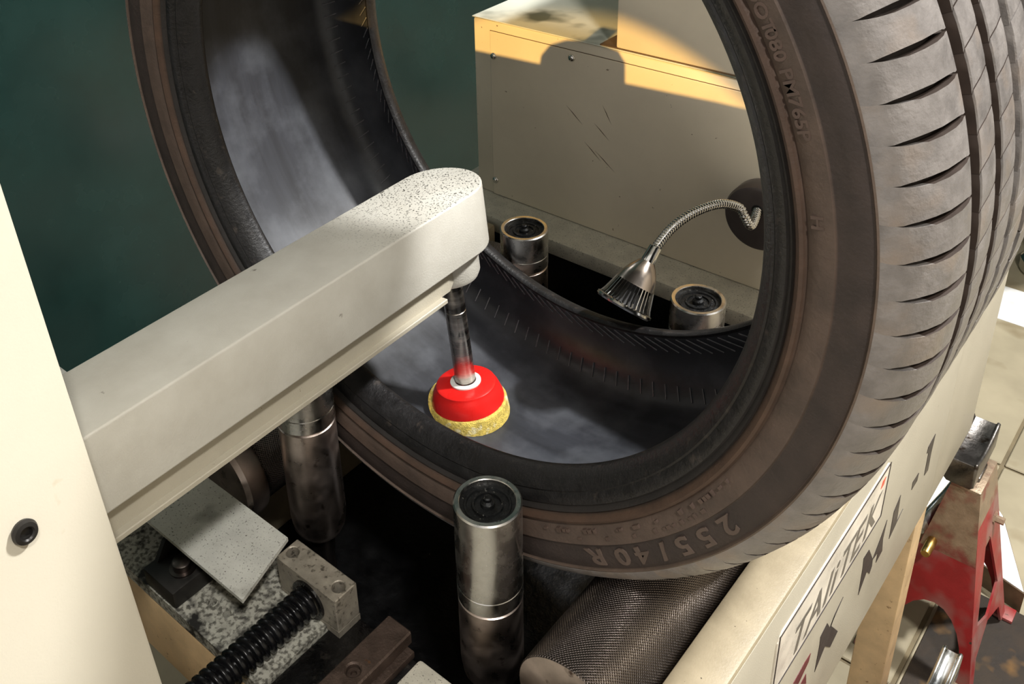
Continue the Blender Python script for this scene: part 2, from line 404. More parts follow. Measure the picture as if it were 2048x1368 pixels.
for lx0, ly0 in ((0.216, 0.369), (-0.27, 0.369), (0.216, -0.44), (-0.27, -0.20)):
    obj('leg', box(lx0, lx0 + 0.037, ly0, ly0 + 0.037, FLOOR, -0.50 if lx0 < 0 else -0.345, 0.002), 'tan_face', fr)
# writing on the side panel
YZ = (Vector((XO, 0, 0)), Vector((0, 1, 0)), Vector((0, 0, 1)), Vector((1, 0, 0)))
np_ = obj('name_plate', plate([(-0.026, -0.412), (-0.026, -0.352), (-0.020, -0.3455), (0.195, -0.3455), (0.2005, -0.352), (0.2005, -0.407), (0.195, -0.412)], [], 0, 0.0011, YZ), 'plate_cream', fr, smooth=None)
def border(y0, y1, z0, z1, t_):
    o_ = [(y0, z0), (y1, z0), (y1, z1), (y0, z1)]; i_ = [(y0 + t_, z0 + t_), (y1 - t_, z0 + t_), (y1 - t_, z1 - t_), (y0 + t_, z1 - t_)]
    return plate(o_, [i_], 0.0011, 0.0016, YZ)
obj('plate_border', border(-0.024, 0.199, -0.4105, -0.347, 0.0012), 'ink_black', np_, smooth=None)
def panel_text(name, body, y, z, size, m, parent, shear=0.3, sx_=1.0, h=0.0012):
    V, F = text_vf(body, size, shear, 0.0002, 1.0, 0.0006)
    V = [Vector((XO + h + v.z, y + v.x * sx_, z + v.y)) for v in V]
    return obj(name, (V, F), m, parent, smooth=None)
yy = 0.002
for ch, adv in (('T', 0.029), ('A', 0.034), ('I', 0.0145), ('i', 0.0145), ('T', 0.028), ('E', 0.028), ('K', 0.03)):
    panel_text('letter', ch, yy, -0.403, 0.046, 'ink_grey', np_, 0.28, 1.02); yy += adv
obj('mark', plate([(0.183, -0.357), (0.190, -0.357), (0.187, -0.364), (0.180, -0.364)], [], 0.0011, 0.0015, YZ), 'ink_orange', np_, smooth=None)
GL = {
 'K': [(0.1285, -0.4486), (0.1125, -0.4545), (0.1076, -0.4646), (0.131, -0.4941), (0.1157, -0.4997), (0.099, -0.4817), (0.0818, -0.4965), (0.0826, -0.463), (0.0811, -0.452), (0.0942, -0.4482), (0.1043, -0.4635)],
 'M': [(0.1862, -0.4423), (0.2057, -0.4712), (0.2076, -0.4818), (0.2037, -0.4884), (0.1925, -0.4754), (0.1782, -0.4929), (0.1756, -0.4554), (0.1727, -0.4412)],
 'N': [(0.2309, -0.4425), (0.2292, -0.4651), (0.2355, -0.4862), (0.2201, -0.4885), (0.22, -0.475), (0.205, -0.4718), (0.2192, -0.4567)],
 'L': [(0.2646, -0.4382), (0.2707, -0.4776), (0.2863, -0.4734), (0.2537, -0.4864), (0.2511, -0.4482)],
 '-': [(0.323, -0.4547), (0.3228, -0.4648), (0.3063, -0.4645), (0.305, -0.4533)],
 '1': [(0.3616, -0.4318), (0.3604, -0.4556), (0.3634, -0.4815), (0.3505, -0.4792), (0.3472, -0.4459), (0.3405, -0.4424), (0.3415, -0.4345)],
 'E': [(0.0613, -0.4518), (0.0592, -0.46), (0.0412, -0.4678), (0.0276, -0.4531), (0.0482, -0.4506)],
 'F': [(0.0578, -0.4733), (0.0627, -0.4909), (0.0482, -0.4753)]}
for k, pg in GL.items():
    obj('letter', plate(pg, [], 0.0, 0.0004, YZ), 'ink_red' if k in 'EF' else 'ink_black', sp, smooth=None)

# ------------------------------------------------------------------ rollers
RX, RZ, RR = 0.1768, -0.3275, 0.0410
def roller(x, label, flange):
    t = thing('knurled_roller', label, 'roller', (x, 0, RZ), 'drive rollers under the tyre')
    obj('barrel', lathe([(RR - 0.001, -0.177), (RR, -0.1755), (RR, 0.20), (RR - 0.001, 0.2015)], (x, 0, RZ), (0, 1, 0), 96), 'knurled_steel', t)
    obj('end_cap', lathe([(0.0, -0.1768), (RR - 0.0045, -0.1768), (RR - 0.001, -0.177)], (x, 0, RZ), (0, 1, 0), 64), 'steel_brown', t)
    obj('end_cap', lathe([(0.0, 0.2015), (RR - 0.001, 0.2015)], (x, 0, RZ), (0, 1, 0), 64), 'steel_brown', t)
    obj('axle', lathe([(0.012, -0.19), (0.012, -0.1769)], (x, 0, RZ), (0, 1, 0), 24, cap0=True), 'steel_dark', t)
    obj('axle', lathe([(0.012, 0.2015), (0.012, 0.262)], (x, 0, RZ), (0, 1, 0), 24, cap1=True), 'steel_dark', t)
    if flange:
        obj('flange', lathe([(RR - 0.002, -0.172), (RR + 0.005, -0.172), (RR + 0.006, -0.175), (RR + 0.006, -0.190), (RR + 0.003, -0.194), (0.02, -0.194), (0.0, -0.194)], (x, 0, RZ), (0, 1, 0), 64), 'steel_brown', t)
roller(RX, 'knurled steel drive roller beside the lettered side rail', False)
roller(-RX, 'dark steel drive roller with rim flange under the arm', True)

# ------------------------------------------------------------------ guide posts
PR = 0.0238
def post(x, y, ztop, zg, zb, label):
    t = thing('guide_post', label, 'guide roller', (x, y, -0.5), 'upright guide rollers around the tyre')
    o = (x, y, 0); Z = (0, 0, 1)
    obj('upper_sleeve', lathe([(PR - 0.0045, ztop - 0.004), (PR - 0.0043, ztop - 0.0006), (PR - 0.0038, ztop - 0.0001), (PR - 0.0010, ztop), (PR, ztop - 0.0010), (PR, zg + 0.014), (PR - 0.0004, zg + 0.0135), (PR, zg + 0.013), (PR, zg + 0.0012), (PR - 0.0012, zg)], o, Z, 64), 'steel_worn', t)
    cap = obj('top_cap', lathe([(0.0, ztop - 0.0040), (0.0045, ztop - 0.0040), (0.009, ztop - 0.0042), (0.0095, ztop - 0.0028), (0.0108, ztop - 0.0028), (0.0113, ztop - 0.0042), (0.0145, ztop - 0.0044), (0.0150, ztop - 0.0034), (0.0163, ztop - 0.0034), (0.0168, ztop - 0.004), (PR - 0.0043, ztop - 0.0036)], o, Z, 48), 'post_top_black', t)
    obj('grease_nipple', lathe([(0.0052, ztop - 0.0042), (0.0048, ztop - 0.0015), (0.0030, ztop + 0.0003), (0.0030, ztop + 0.0026), (0.0022, ztop + 0.0034), (0.0, ztop + 0.0034)], o, Z, 24), 'post_top_black', cap)
    obj('lower_sleeve', lathe([(PR - 0.0012, zg), (PR - 0.0016, zg - 0.0008), (PR - 0.0003, zg - 0.0016), (PR - 0.0002, zb + 0.024), (PR - 0.0006, zb + 0.020), (PR - 0.0018, zb + 0.010), (PR - 0.005, zb + 0.003), (PR - 0.0085, zb), (0.011, zb)], o, Z, 64), 'steel_brown', t)
    obj('shaft', lathe([(0.0108, zb + 0.002), (0.0108, zb - 0.02), (0.0095, zb - 0.022), (0.0095, -0.5)], o, Z, 32, cap1=True), 'steel_dark', t)
    return t
PY = 0.1475
post(0.0885, -PY, -0.2215, -0.309, -0.397, 'polished steel guide post standing in front of the tyre sidewall lettering')
post(-0.1000, -PY, -0.205, -0.2505, -0.3745, 'steel guide post half hidden beneath the beige arm')
post(-0.1015, PY, -0.2150, -0.2560, -0.372, 'steel guide post behind the tyre near the arm tip')
post(0.0885, PY, -0.2190, -0.262, -0.372, 'steel guide post behind the tyre next to the gooseneck lamp')

# ------------------------------------------------------------------ tyre
tyre = thing('tyre', 'worn black low profile car tyre standing on the rollers', 'tyre', (0, 0, -TR))
AX = (Vector((0, 1, 0)), Vector((1, 0, 0)), Vector((0, 0, 1)))
def tl(prof, n=240, **k): return lathe([(r, y) for y, r in prof], (0, 0, 0), None, n, fr=AX, **k)
beadp = [(-0.094, 0.2462), (-0.0925, 0.2430), (-0.0945, 0.2415), (-0.0975, 0.2413), (-0.1015, 0.2422), (-0.1065, 0.2450), (-0.1105, 0.2490), (-0.1122, 0.2512), (-0.1118, 0.2525), (-0.1138, 0.2545), (-0.1150, 0.2580), (-0.1150, 0.2600)]
sidep = [(-0.1150, 0.2600), (-0.1140, 0.2612), (-0.1165, 0.2630), (-0.1172, 0.2640), (-0.1158, 0.2651), (-0.1195, 0.2672), (-0.1208, 0.2690), (-0.1202, 0.2708), (-0.1180, 0.2722), (-0.1190, 0.2732), (-0.1205, 0.2790), (-0.1210, 0.2862), (-0.1196, 0.2870), (-0.1194, 0.2882), (-0.1207, 0.2950), (-0.1202, 0.3035), (-0.1195, 0.3048), (-0.1212, 0.3058), (-0.1207, 0.3068), (-0.1185, 0.3080)]
linp = [(-0.094, 0.2462), (-0.098, 0.2510), (-0.1050, 0.2650), (-0.1075, 0.2800), (-0.1035, 0.2990), (-0.0940, 0.3110), (-0.0800, 0.3160), (-0.0400, 0.3174), (0.0, 0.3178)]
basep = [(-0.1185, 0.3080), (-0.1130, 0.3125), (-0.1040, 0.3180), (-0.0930, 0.3215), (-0.0800, 0.3235), (-0.0400, 0.3245), (0.0, 0.3250)]
mir = lambda p: [(-y, r) for y, r in p]
obj('bead', tl(beadp), 'bead_rubber', tyre); obj('bead', tl(mir(beadp)), 'bead_rubber', tyre)
sw = obj('sidewall', tl(sidep), 'sidewall_rubber', tyre); obj('sidewall', tl(mir(sidep)), 'sidewall_rubber', tyre)
obj('inner_liner', tl(linp + mir(linp)[-2::-1]), 'liner_rubber', tyre)
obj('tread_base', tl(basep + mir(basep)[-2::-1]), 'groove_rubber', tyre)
NB = 102; PT = 2 * PI / NB
shp = [(-0.1207, 0.3068), (-0.1190, 0.3105), (-0.1155, 0.3155), (-0.1095, 0.3205), (-0.1020, 0.3250), (-0.0925, 0.3284), (-0.0820, 0.3302), (-0.0740, 0.3306), (-0.0690, 0.3304)]
dep_ = [0.0, 0.0012, 0.003, 0.0045, 0.0055, 0.006, 0.0065, 0.0066, 0.0066]
def pol(r, y, a): return Vector((r * math.cos(a), y, r * math.sin(a)))
def block(prof, depth, path, gap, na=5, cham=0.0):
    """one tread block about angle 0; path(s) shifts the lateral edge, gap(s) is the half gap (radians)"""
    V, F = [], []; n = len(prof)
    for layer in (0, 1):
        for i, (y, r) in enumerate(prof):
            s = i / (n - 1); a0 = path(s) + gap(s); a1 = path(s) + PT - gap(s)
            for k in range(na):
                a = a0 + (a1 - a0) * k / (na - 1)
                rr = r if layer == 0 else r - depth[i] - 0.0005
                if layer == 0 and k in (0, na - 1) and cham and gap(s) > 0.001: rr -= cham
                V.append(pol(rr, y, a))
    I = lambda l, i, k: l * n * na + i * na + k
    for i in range(n - 1):
        for k in range(na - 1):
            F.append((I(0, i, k), I(0, i, k + 1), I(0, i + 1, k + 1), I(0, i + 1, k)))
        for k in (0, na - 1):
            F.append((I(0, i, k), I(0, i + 1, k), I(1, i + 1, k), I(1, i, k)))
    for i in (0, n - 1):
        for k in range(na - 1):
            F.append((I(0, i, k), I(0, i, k + 1), I(1, i, k + 1), I(1, i, k)))
    return V, F
rad = math.radians
def sgap(s):
    pts = [(0, 0.0), (0.22, 0.0), (0.34, 0.22), (0.5, 0.36), (0.75, 0.36), (0.87, 0.28), (0.9, 0.13), (1.0, 0.12)]
    for (a, x), (b_, y) in zip(pts, pts[1:]):
        if s <= b_: return rad(x + (y - x) * (s - a) / (b_ - a))
    return rad(0.12)
spath = lambda s: rad(0.9 - 1.7 * s + 0.9 * s * s)
fine = []
for i in range(len(shp) - 1):
    for k in range(2):
        t = k / 2; fine.append((shp[i][0] * (1 - t) + shp[i + 1][0] * t, shp[i][1] * (1 - t) + shp[i + 1][1] * t, dep_[i] * (1 - t) + dep_[i + 1] * t))
fine.append(shp[-1] + (dep_[-1],))
shoulder = block([(y, r) for y, r, d in fine], [d for y, r, d in fine], spath, sgap, 7)
def ribprof(y0, y1):
    c = 0.0007
    return [(y0, 0.3298), (y0 + c, 0.3306), ((y0 + y1) / 2, 0.3310), (y1 - c, 0.3306), (y1, 0.3298)]
rib = lambda y0, y1, sl: block(ribprof(y0, y1), [0.006] * 5, lambda s: rad(-sl / 2 + sl * s), lambda s: rad(0.075), 5, 0.0003)
def flank(me):
    """groove walls of the tread blocks keep the dark brown of the grooves"""
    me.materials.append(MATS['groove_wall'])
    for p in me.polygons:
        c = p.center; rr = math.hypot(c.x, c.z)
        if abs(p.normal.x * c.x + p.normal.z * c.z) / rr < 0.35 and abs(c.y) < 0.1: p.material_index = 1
def ring_of(name, vf, m, phase):
    first = None
    V, F = vf; V = [v + Vector((0, 0, -TR)) for v in V]
    for k in range(NB):
        if first is None:
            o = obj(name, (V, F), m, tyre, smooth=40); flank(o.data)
            # mesh was stored relative to the tyre base: shift it so the axle is its origin
            first = o
        else:
            o = first.copy(); COL.objects.link(o)
        o.location = (0, 0, TR); o.rotation_euler = (0, -(k * PT + phase), 0)
ring_of('shoulder_tread_block', shoulder, 'tread_rubber', rad(24.4 - 0.1))
ring_of('tread_block', rib(-0.0535, -0.030, 1.7), 'tread_rubber', rad(22.4))
ring_of('tread_block', rib(-0.018, 0.005, 1.7), 'tread_rubber', rad(21.4))
def rotY(vf, a):
    c, s = math.cos(a), math.sin(a)
    return [Vector((v.x * c - v.z * s, v.y, v.x * s + v.z * c)) for v in vf[0]], vf[1]
fsh = ([Vector((v.x, -v.y - 0.013 if v.y > -0.07 else -v.y, v.z)) for v in shoulder[0]], shoulder[1])
obj('tread_rib', join(*[rotY(rib(0.017, 0.041, 1.7), k * PT) for k in range(NB)]), 'tread_rubber', tyre, kind='stuff', smooth=40)
obj('tread_rib', join(*[rotY(fsh, k * PT) for k in range(NB)]), 'tread_rubber', tyre, kind='stuff', smooth=40)
# raised lettering on the sidewall (reads clockwise)
def wall_text(body, size, r0, ang, m, h=0.0006, sx_=1.0, y0=-0.1204):
    V, F = text_vf(body, size, 0, h, 1.0, size * 0.022)
    out = []
    for v in V:
        a = rad(ang) - v.x * sx_ / r0; r = r0 + v.y
        out.append(pol(r, y0 - v.z, a))
    return obj('lettering', (out, F), m, sw, smooth=None)
ta = -32.0
for ch, adv in (('2', 4.3), ('5', 4.1), ('5', 4.2), ('/', 3.2), ('4', 3.6), ('0', 4.4), ('R', 4.2)):
    wall_text(ch, 0.0165, 0.2897, ta, 'letter_rubber', sx_=1.5, y0=-0.1206); ta -= adv
for ch, a0 in (('DOT', 34.6), ('080', 30.2), ('PM765P', 26.2), ('H', 11.2)):
    wall_text(ch, 0.0085, 0.2755, a0, 'small_letter_rubber', 0.0007, 1.25, -0.1202)
ticks = []
for k in range(44):                                    # worn, unreadable embossing marks
    a = rad(-28 - k * 0.85 + random.uniform(-0.2, 0.2)); r = random.choice((0.2760, 0.2815)); hh = random.uniform(0.0015, 0.0038); ww = random.uniform(0.0006, 0.0018)
    if random.random() < 0.25: continue
    e = Vector((-math.sin(a), 0, math.cos(a))); rr_ = Vector((math.cos(a), 0, math.sin(a)))
    ticks.append(box(-ww, ww, -hh / 2, hh / 2, -0.001, 0.0013, 0, 1, (pol(r, -0.1202, a), e, rr_, Vector((0, -1, 0)))))
obj('worn_embossing', join(*ticks), 'small_letter_rubber', sw, smooth=None, kind='stuff')
# moulded diagonal ridges inside the far bead
rg = []
for k in range(150):
    a0 = 2 * PI * k / 150
    p1 = pol(0.2480, 0.0953, a0); p2 = pol(0.2660, 0.1047, a0 + rad(3.0))
    rg.append(tube([p1, (p1 + p2) / 2, p2], 0.0006, 4))
    p1 = pol(0.2985, 0.1028, a0 + rad(1.0)); p2 = pol(0.3085, 0.0952, a0 + rad(1.6))
    rg.append(tube([p1, (p1 + p2) / 2, p2], 0.0006, 4))
obj('moulded_ridges', join(*rg), 'ridge_shine_rubber', tyre, kind='stuff')

# ------------------------------------------------------------------ polishing head (tilted with its column)
F0 = Vector((-0.0556, -0.0013, -0.287))
ea = Vector((-0.01035, 0.99994, 0.0037)).normalized(); eu = Vector((-0.1103, -0.0048, 0.99388))
eu = (eu - ea * eu.dot(ea)).normalized(); er = ea.cross(eu)
HF = (F0, er, ea, eu)
def hp(r, a, u): return F0 + er * r + ea * a + eu * u
base = hp(-0.02, -0.56, -0.20)
colm = thing('machine_column', 'tall cream painted column housing that carries the polishing arm', 'column', tuple(hp(-0.02, -0.56, -0.62)))
hsg = obj('housing', box(-0.12, 0.0755, -0.80, -0.364, -0.62, 0.42, 0.0022, 2, HF), 'cream_paint', colm)
gm = obj('bolt_grommet', lathe([(0.0062, 0.0), (0.0068, 0.002), (0.0060, 0.0042), (0.0040, 0.0048), (0.0032, 0.0040), (0.0030, 0.0015), (0.0, 0.0015)], hp(0.0755, -0.407, 0.1926), tuple(er), 32), 'bracket_dark', colm)
WA = 0.0368
def armpoly(w, back, n=24):
    return [(-w, back)] + [(w, back)] + [(w * math.cos(PI * i / n), w * math.sin(PI * i / n)) for i in range(n + 1)]
arm = thing('polishing_arm', 'beige rounded steel arm reaching through the tyre opening', 'machine arm', tuple(hp(0, -0.2, 0.107)))
def bevel_vf(vf, off, seg=2, ang=40):
    bm = bmesh.new(); vv = [bm.verts.new(v) for v in vf[0]]
    for f in vf[1]:
        try: bm.faces.new([vv[i] for i in f])
        except ValueError: pass
    bmesh.ops.recalc_face_normals(bm, faces=bm.faces)
    bmesh.ops.dissolve_limit(bm, angle_limit=0.01, verts=bm.verts, edges=bm.edges)
    es = [e for e in bm.edges if len(e.link_faces) == 2 and e.calc_face_angle() > rad(ang)]
    bmesh.ops.bevel(bm, geom=es, offset=off, segments=seg, affect='EDGES', profile=0.5)
    bm.verts.index_update()
    out = [v.co.copy() for v in bm.verts], [tuple(v.index for v in f.verts) for f in bm.faces]
    bm.free(); return out
obj('beam', bevel_vf(plate(armpoly(WA, -0.3638), [], 0.1385, 0.1938, HF), 0.0018, 3), 'arm_paint', arm)
obj('under_channel', plate([(-WA + 0.008, -0.3638), (WA - 0.010, -0.3638), (WA - 0.010, -0.03), (WA - 0.020, -0.012), (-WA + 0.008, -0.03)], [], 0.1170, 0.1385, HF), 'beige_paint', arm, smooth=None)
obj('under_lip', box(WA - 0.0120, WA - 0.0040, -0.3638, -0.040, 0.1130, 0.1170, 0.0006, 1, HF), 'beige_paint', arm)
BR = 0.0262
obj('spindle_boss', lathe([(BR + 0.004, 0.1385), (BR + 0.0015, 0.132), (BR, 0.126), (BR, 0.114), (BR - 0.002, 0.1095), (BR - 0.006, 0.1075), (0.010, 0.1070)], F0, tuple(eu), 48), 'arm_paint', arm)
spn = obj('spindle', lathe([(0.0092, 0.1075), (0.0092, 0.0755), (0.0086, 0.075), (0.0092, 0.0745), (0.0092, 0.001), (0.0085, 0.0)], F0, tuple(eu), 40, cap1=True), 'spindle_steel', arm)
br = thing('cup_brush', 'red cup brush with yellow abrasive ring pressed on the tyre lining', 'polishing brush', tuple(hp(0, 0, -0.02)))
obj('cup', lathe([(0.0095, 0.0004), (0.0250, 0.0), (0.0268, -0.0012), (0.0276, -0.0035), (0.0292, -0.0055), (0.0322, -0.0140), (0.0328, -0.0182), (0.0316, -0.0190), (0.009, -0.0190)], F0, tuple(eu), 64), 'red_plastic', br)
obj('washer', lathe([(0.0096, 0.0), (0.0138, 0.0004), (0.0138, 0.0016), (0.0126, 0.0022), (0.0096, 0.0022)], F0, tuple(eu), 40), 'white_plastic', br)
V, F = [], []
nb = 96
for rr in (0.020, 0.0318, 0.0338, 0.0350):
    for i in range(nb):
        a = 2 * PI * i / nb
        p0 = hp(rr * math.cos(a), rr * math.sin(a), -0.0186 if rr < 0.0345 else -0.0200)
        V.append(p0)
for rr in (0.0362, 0.020):
    for i in range(nb):
        a = 2 * PI * i / nb
        p0 = hp(rr * math.cos(a), rr * math.sin(a), -0.010); t = 0
        while math.hypot(p0.x, p0.z) < 0.3172 and t < 200: p0 = p0 - eu * 0.0004; t += 1
        V.append(p0)
for j in range(5):
    for i in range(nb):
        F.append((j * nb + i, j * nb + (i + 1) % nb, (j + 1) * nb + (i + 1) % nb, (j + 1) * nb + i))
obj('bristle_ring', (V, F), 'bristle_yellow', br)

# ------------------------------------------------------------------ slide mechanism in front
blk = thing('screw_block', 'grey steel bearing block with two bolt holes holding the lead screw', 'bearing block', (-0.028, -0.211, -0.353))
bv = plate([(-0.061, -0.2225), (0.0045, -0.2225), (0.0045, -0.2005), (-0.061, -0.2005)], [circ(-0.0539, -0.2115, 0.0052), circ(-0.0034, -0.2115, 0.0052)], -0.3465, -0.3145)
obj('body', bevel_vf(bv, 0.0007, 1, 60), 'block_steel', blk)
obj('base_foot', box(-0.061, 0.0045, -0.2225, -0.2005, -0.353, -0.347), 'block_steel', blk, smooth=None)
for hx in (-0.0539, -0.0034):
    obj('bolt_head', lathe([(0.0, -0.330), (0.0022, -0.330), (0.0026, -0.3265), (0.0049, -0.3265)], (hx, -0.2115, 0), (0, 0, 1), 20), 'grease_black', blk)
obj('screw_collar', lathe([(0.013, -0.002), (0.0165, -0.002), (0.0165, 0.0)], (-0.026, -0.2225, -0.3345), (0, 1, 0), 32), 'grease_black', blk)
V, F = [], []; nc = 28; pit = 0.0064; L_ = 0.134; ns = int(L_ / pit * 10)
for j in range(ns + 1):
    y = -0.2245 - L_ * j / ns
    for k in range(nc):
        a = 2 * PI * k / nc; ph = (a / (2 * PI) + y / pit) % 1.0
        e_ = 0.5 - 0.5 * math.cos(2 * PI * ph); r = 0.0097 + 0.0030 * min(1, e_ * 1.5) ** 0.8
        V.append(Vector((-0.026 + 0.0 * y + r * math.cos(a), y, -0.3345 + r * math.sin(a))))
for j in range(ns):
    for k in range(nc): F.append((j * nc + k, j * nc + (k + 1) % nc, (j + 1) * nc + (k + 1) % nc, (j + 1) * nc + k))
F += [tuple(range(nc)), tuple(range(ns * nc, ns * nc + nc))]
obj('lead_screw', (V, F), 'screw_black', None, 'greasy black threaded lead screw running into the steel block', 'lead screw', origin=(-0.026, -0.29, -0.348), smooth=60)
sr = thing('slide_rail', 'rusty flat steel slide rail with one countersunk hole', 'slide rail', (0.041, -0.28, -0.353))
rb = plate([(0.0295, -0.36), (0.0525, -0.36), (0.0525, -0.194), (0.0295, -0.194)], [circ(0.0415, -0.2425, 0.0052)], -0.3465, -0.3345)
obj('bar', bevel_vf(rb, 0.0012, 1, 60), 'rust_bar', sr)
obj('bolt_head', lathe([(0.0, -0.3405), (0.002, -0.3405), (0.0024, -0.3385), (0.0049, -0.3385)], (0.0415, -0.2425, 0), (0, 0, 1), 20), 'rust_bar', sr)
obj('foot_strip', box(0.0335, 0.0585, -0.36, -0.1985, -0.353, -0.3465, 0.001), 'rust_bar', sr)
bk = thing('bolted_bracket', 'dark cast bracket with round bolt under the cross sheet', 'bracket', (-0.127, -0.267, -0.350))
obj('base', box(-0.149, -0.109, -0.2865, -0.245, -0.350, -0.333, 0.002), 'bracket_dark', bk)
obj('bolt', lathe([(0.0105, -0.333), (0.0105, -0.3315), (0.0075, -0.3312), (0.0075, -0.3255), (0.006, -0.3245), (0.0, -0.3245)], (-0.124, -0.266, 0), (0, 0, 1), 32), 'steel_dark', bk)
obj('rib', plate([(-0.276, -0.333), (-0.266, -0.318), (-0.252, -0.3145), (-0.252, -0.333)], [], -0.1475, -0.1435, (Vector((0, 0, 0)), Vector((0, 1, 0)), Vector((0, 0, 1)), Vector((1, 0, 0)))), 'bracket_dark', bk, smooth=None)

# ------------------------------------------------------------------ cabinet behind
YC = 0.312; ZC0, ZC1 = -0.305, -0.079
cab = thing('control_cabinet', 'beige sheet metal control cabinet with screwed cover behind the tyre', 'cabinet', (-0.03, 0.42, ZC0))
obj('body', box(-0.297, 0.253, YC, 0.545, ZC0, ZC1 - 0.0015, 0.003), 'cabinet_paint', cab)
obj('top_sheet', box(-0.298, 0.254, YC - 0.001, 0.546, ZC1 - 0.0015, ZC1, 0.0005, 1), 'cabinet_top_paint', cab)
cv = obj('cover_plate', box(-0.2715, 0.235, YC - 0.0014, YC - 0.0001, ZC0 + 0.001, -0.0925, 0.0004, 1), 'cabinet_paint', cab)
obj('cover_gap', box(-0.2722, 0.2357, YC - 0.0003, YC - 0.00005, ZC0 + 0.0008, -0.0918), 'seam_dark', cab, smooth=None)
for sx_, sz_ in ((-0.2665, -0.122), (-0.1585, -0.1005), (-0.2675, -0.2845)):
    s = obj('screw', lathe([(0.0044, 0.0), (0.0042, 0.0012), (0.003, 0.0026), (0.0012, 0.0031), (0.0, 0.0031)], (sx_, YC - 0.0014, sz_), (0, -1, 0), 24), 'chrome', cv)
for x0_, z0_, x1_, z1_ in ((-0.165, -0.158, -0.143, -0.176), (-0.128, -0.170, -0.108, -0.186), (-0.126, -0.203, -0.100, -0.222), (-0.118, -0.146, -0.106, -0.166), (-0.140, -0.196, -0.118, -0.214)):
    dv = Vector((x1_ - x0_, 0, z1_ - z0_)); ln = dv.length; dv.normalize()
    obj('scratch', plate([(0, 0), (ln * 0.4, 0.0006), (ln, 0), (ln * 0.6, -0.0005)], [], 0, 0.0001, (Vector((x0_, YC - 0.0014, z0_)), dv, Vector((-dv.z, 0, dv.x)), Vector((0, -1, 0)))), 'seam_dark', cv, smooth=None)
tb = obj('top_box', box(-0.1055, 0.250, YC + 0.0012, 0.54, ZC1, 0.14, 0.0025), 'cabinet_paint', cab)
obj('box_flange', box(-0.1245, 0.252, YC + 0.0002, 0.543, ZC1, ZC1 + 0.0012), 'seam_dark', cab, smooth=None)
# ------------------------------------------------------------------ gooseneck lamp
gl = thing('gooseneck_lamp', 'small chrome gooseneck lamp with finned shade on the cabinet', 'lamp', (0.0745, YC - 0.0014, -0.2115))
gb = (0.0745, YC - 0.0014, -0.2105)
bs = obj('magnet_base', lathe([(0.0345, 0.0), (0.0355, 0.002), (0.0355, 0.017), (0.0335, 0.0205), (0.0300, 0.0216), (0.0, 0.0222)], gb, (0, -1, 0), 64), 'base_steel', gl)
obj('cable_hole', lathe([(0.0062, 0.0221), (0.0056, 0.0226), (0.0, 0.0226)], (0.0745, YC - 0.0014, -0.2005), (0, -1, 0), 24), 'black_rubber', bs)
path = [(0.0745, 0.2885, -0.2003), (0.0786, 0.2741, -0.2025), (0.0806, 0.2613, -0.2018), (0.0768, 0.2558, -0.1912), (0.0713, 0.2527, -0.1814), (0.0624, 0.2306, -0.1706), (0.0528, 0.2007, -0.1686), (0.046, 0.1728, -0.1741), (0.0453, 0.146, -0.182), (0.0453, 0.1363, -0.1875)]
sp_ = spline(path, 44)
# even spacing for the ribs of the flexible tube
acc = [0]
for p_, q_ in zip(sp_, sp_[1:]): acc.append(acc[-1] + (q_ - p_).length)
def at_len(s):
    for i in range(len(acc) - 1):
        if acc[i + 1] >= s: return sp_[i].lerp(sp_[i + 1], (s - acc[i]) / max(1e-9, acc[i + 1] - acc[i]))
    return sp_[-1]
step = 0.00045; npt = int(acc[-1] / step)
pts = [at_len(i * step) for i in range(npt + 1)]
obj('flexible_neck', tube(pts, lambda i: 0.0040 + 0.0006 * math.sin(2 * PI * i * step / 0.0030), 14), 'chrome', gl, smooth=80)
h0 = Vector((0.0453, 0.1363, -0.1875)); h1 = Vector((0.0388, 0.1064, -0.2241)); hd = (h1 - h0).normalized(); hl = (h1 - h0).length
obj('neck_collar', lathe([(0.0036, -0.011), (0.0056, -0.0105), (0.0060, -0.004), (0.0066, 0.005), (0.0062, 0.007), (0.0, 0.007)], h0, tuple(hd), 32), 'chrome', gl)
sh = obj('shade', lathe([(0.0068, 0.004), (0.0088, 0.0065), (0.0125, 0.012), (0.0158, 0.019), (0.0176, 0.0255), (0.0182, 0.027), (0.0150, 0.0275)], h0, tuple(hd), 48), 'shade_steel', gl)
obj('inner_core', lathe([(0.0150, 0.0268), (0.0155, 0.032), (0.0185, 0.042), (0.0215, hl - 0.001)], h0, tuple(hd), 40), 'black_rubber', gl)
fins = []; _, fu, fv = basis(hd); nf = 36
for k in range(nf):
    a = 2 * PI * k / nf; d_ = fu * math.cos(a) + fv * math.sin(a)
    prof = [(0.0142, 0.0268), (0.0180, 0.0268), (0.0202, 0.034), (0.0226, 0.042), (0.0243, hl - 0.002), (0.0200, hl - 0.002), (0.0160, 0.036)]
    fins.append(plate(prof, [], -0.00045, 0.00045, (h0, d_, hd, d_.cross(hd))))
obj('heat_sink_fins', join(*fins), 'chrome', gl, smooth=None)
obj('rim', lathe([(0.0240, hl - 0.0024), (0.0262, hl - 0.0014), (0.0266, hl + 0.0006), (0.0255, hl + 0.0022), (0.0225, hl + 0.0020), (0.0220, hl - 0.001)], h0, tuple(hd), 64), 'chrome', gl)
obj('lens', lathe([(0.0222, hl - 0.0006), (0.0, hl - 0.0004)], h0, tuple(hd), 40), 'steel_dark', gl)

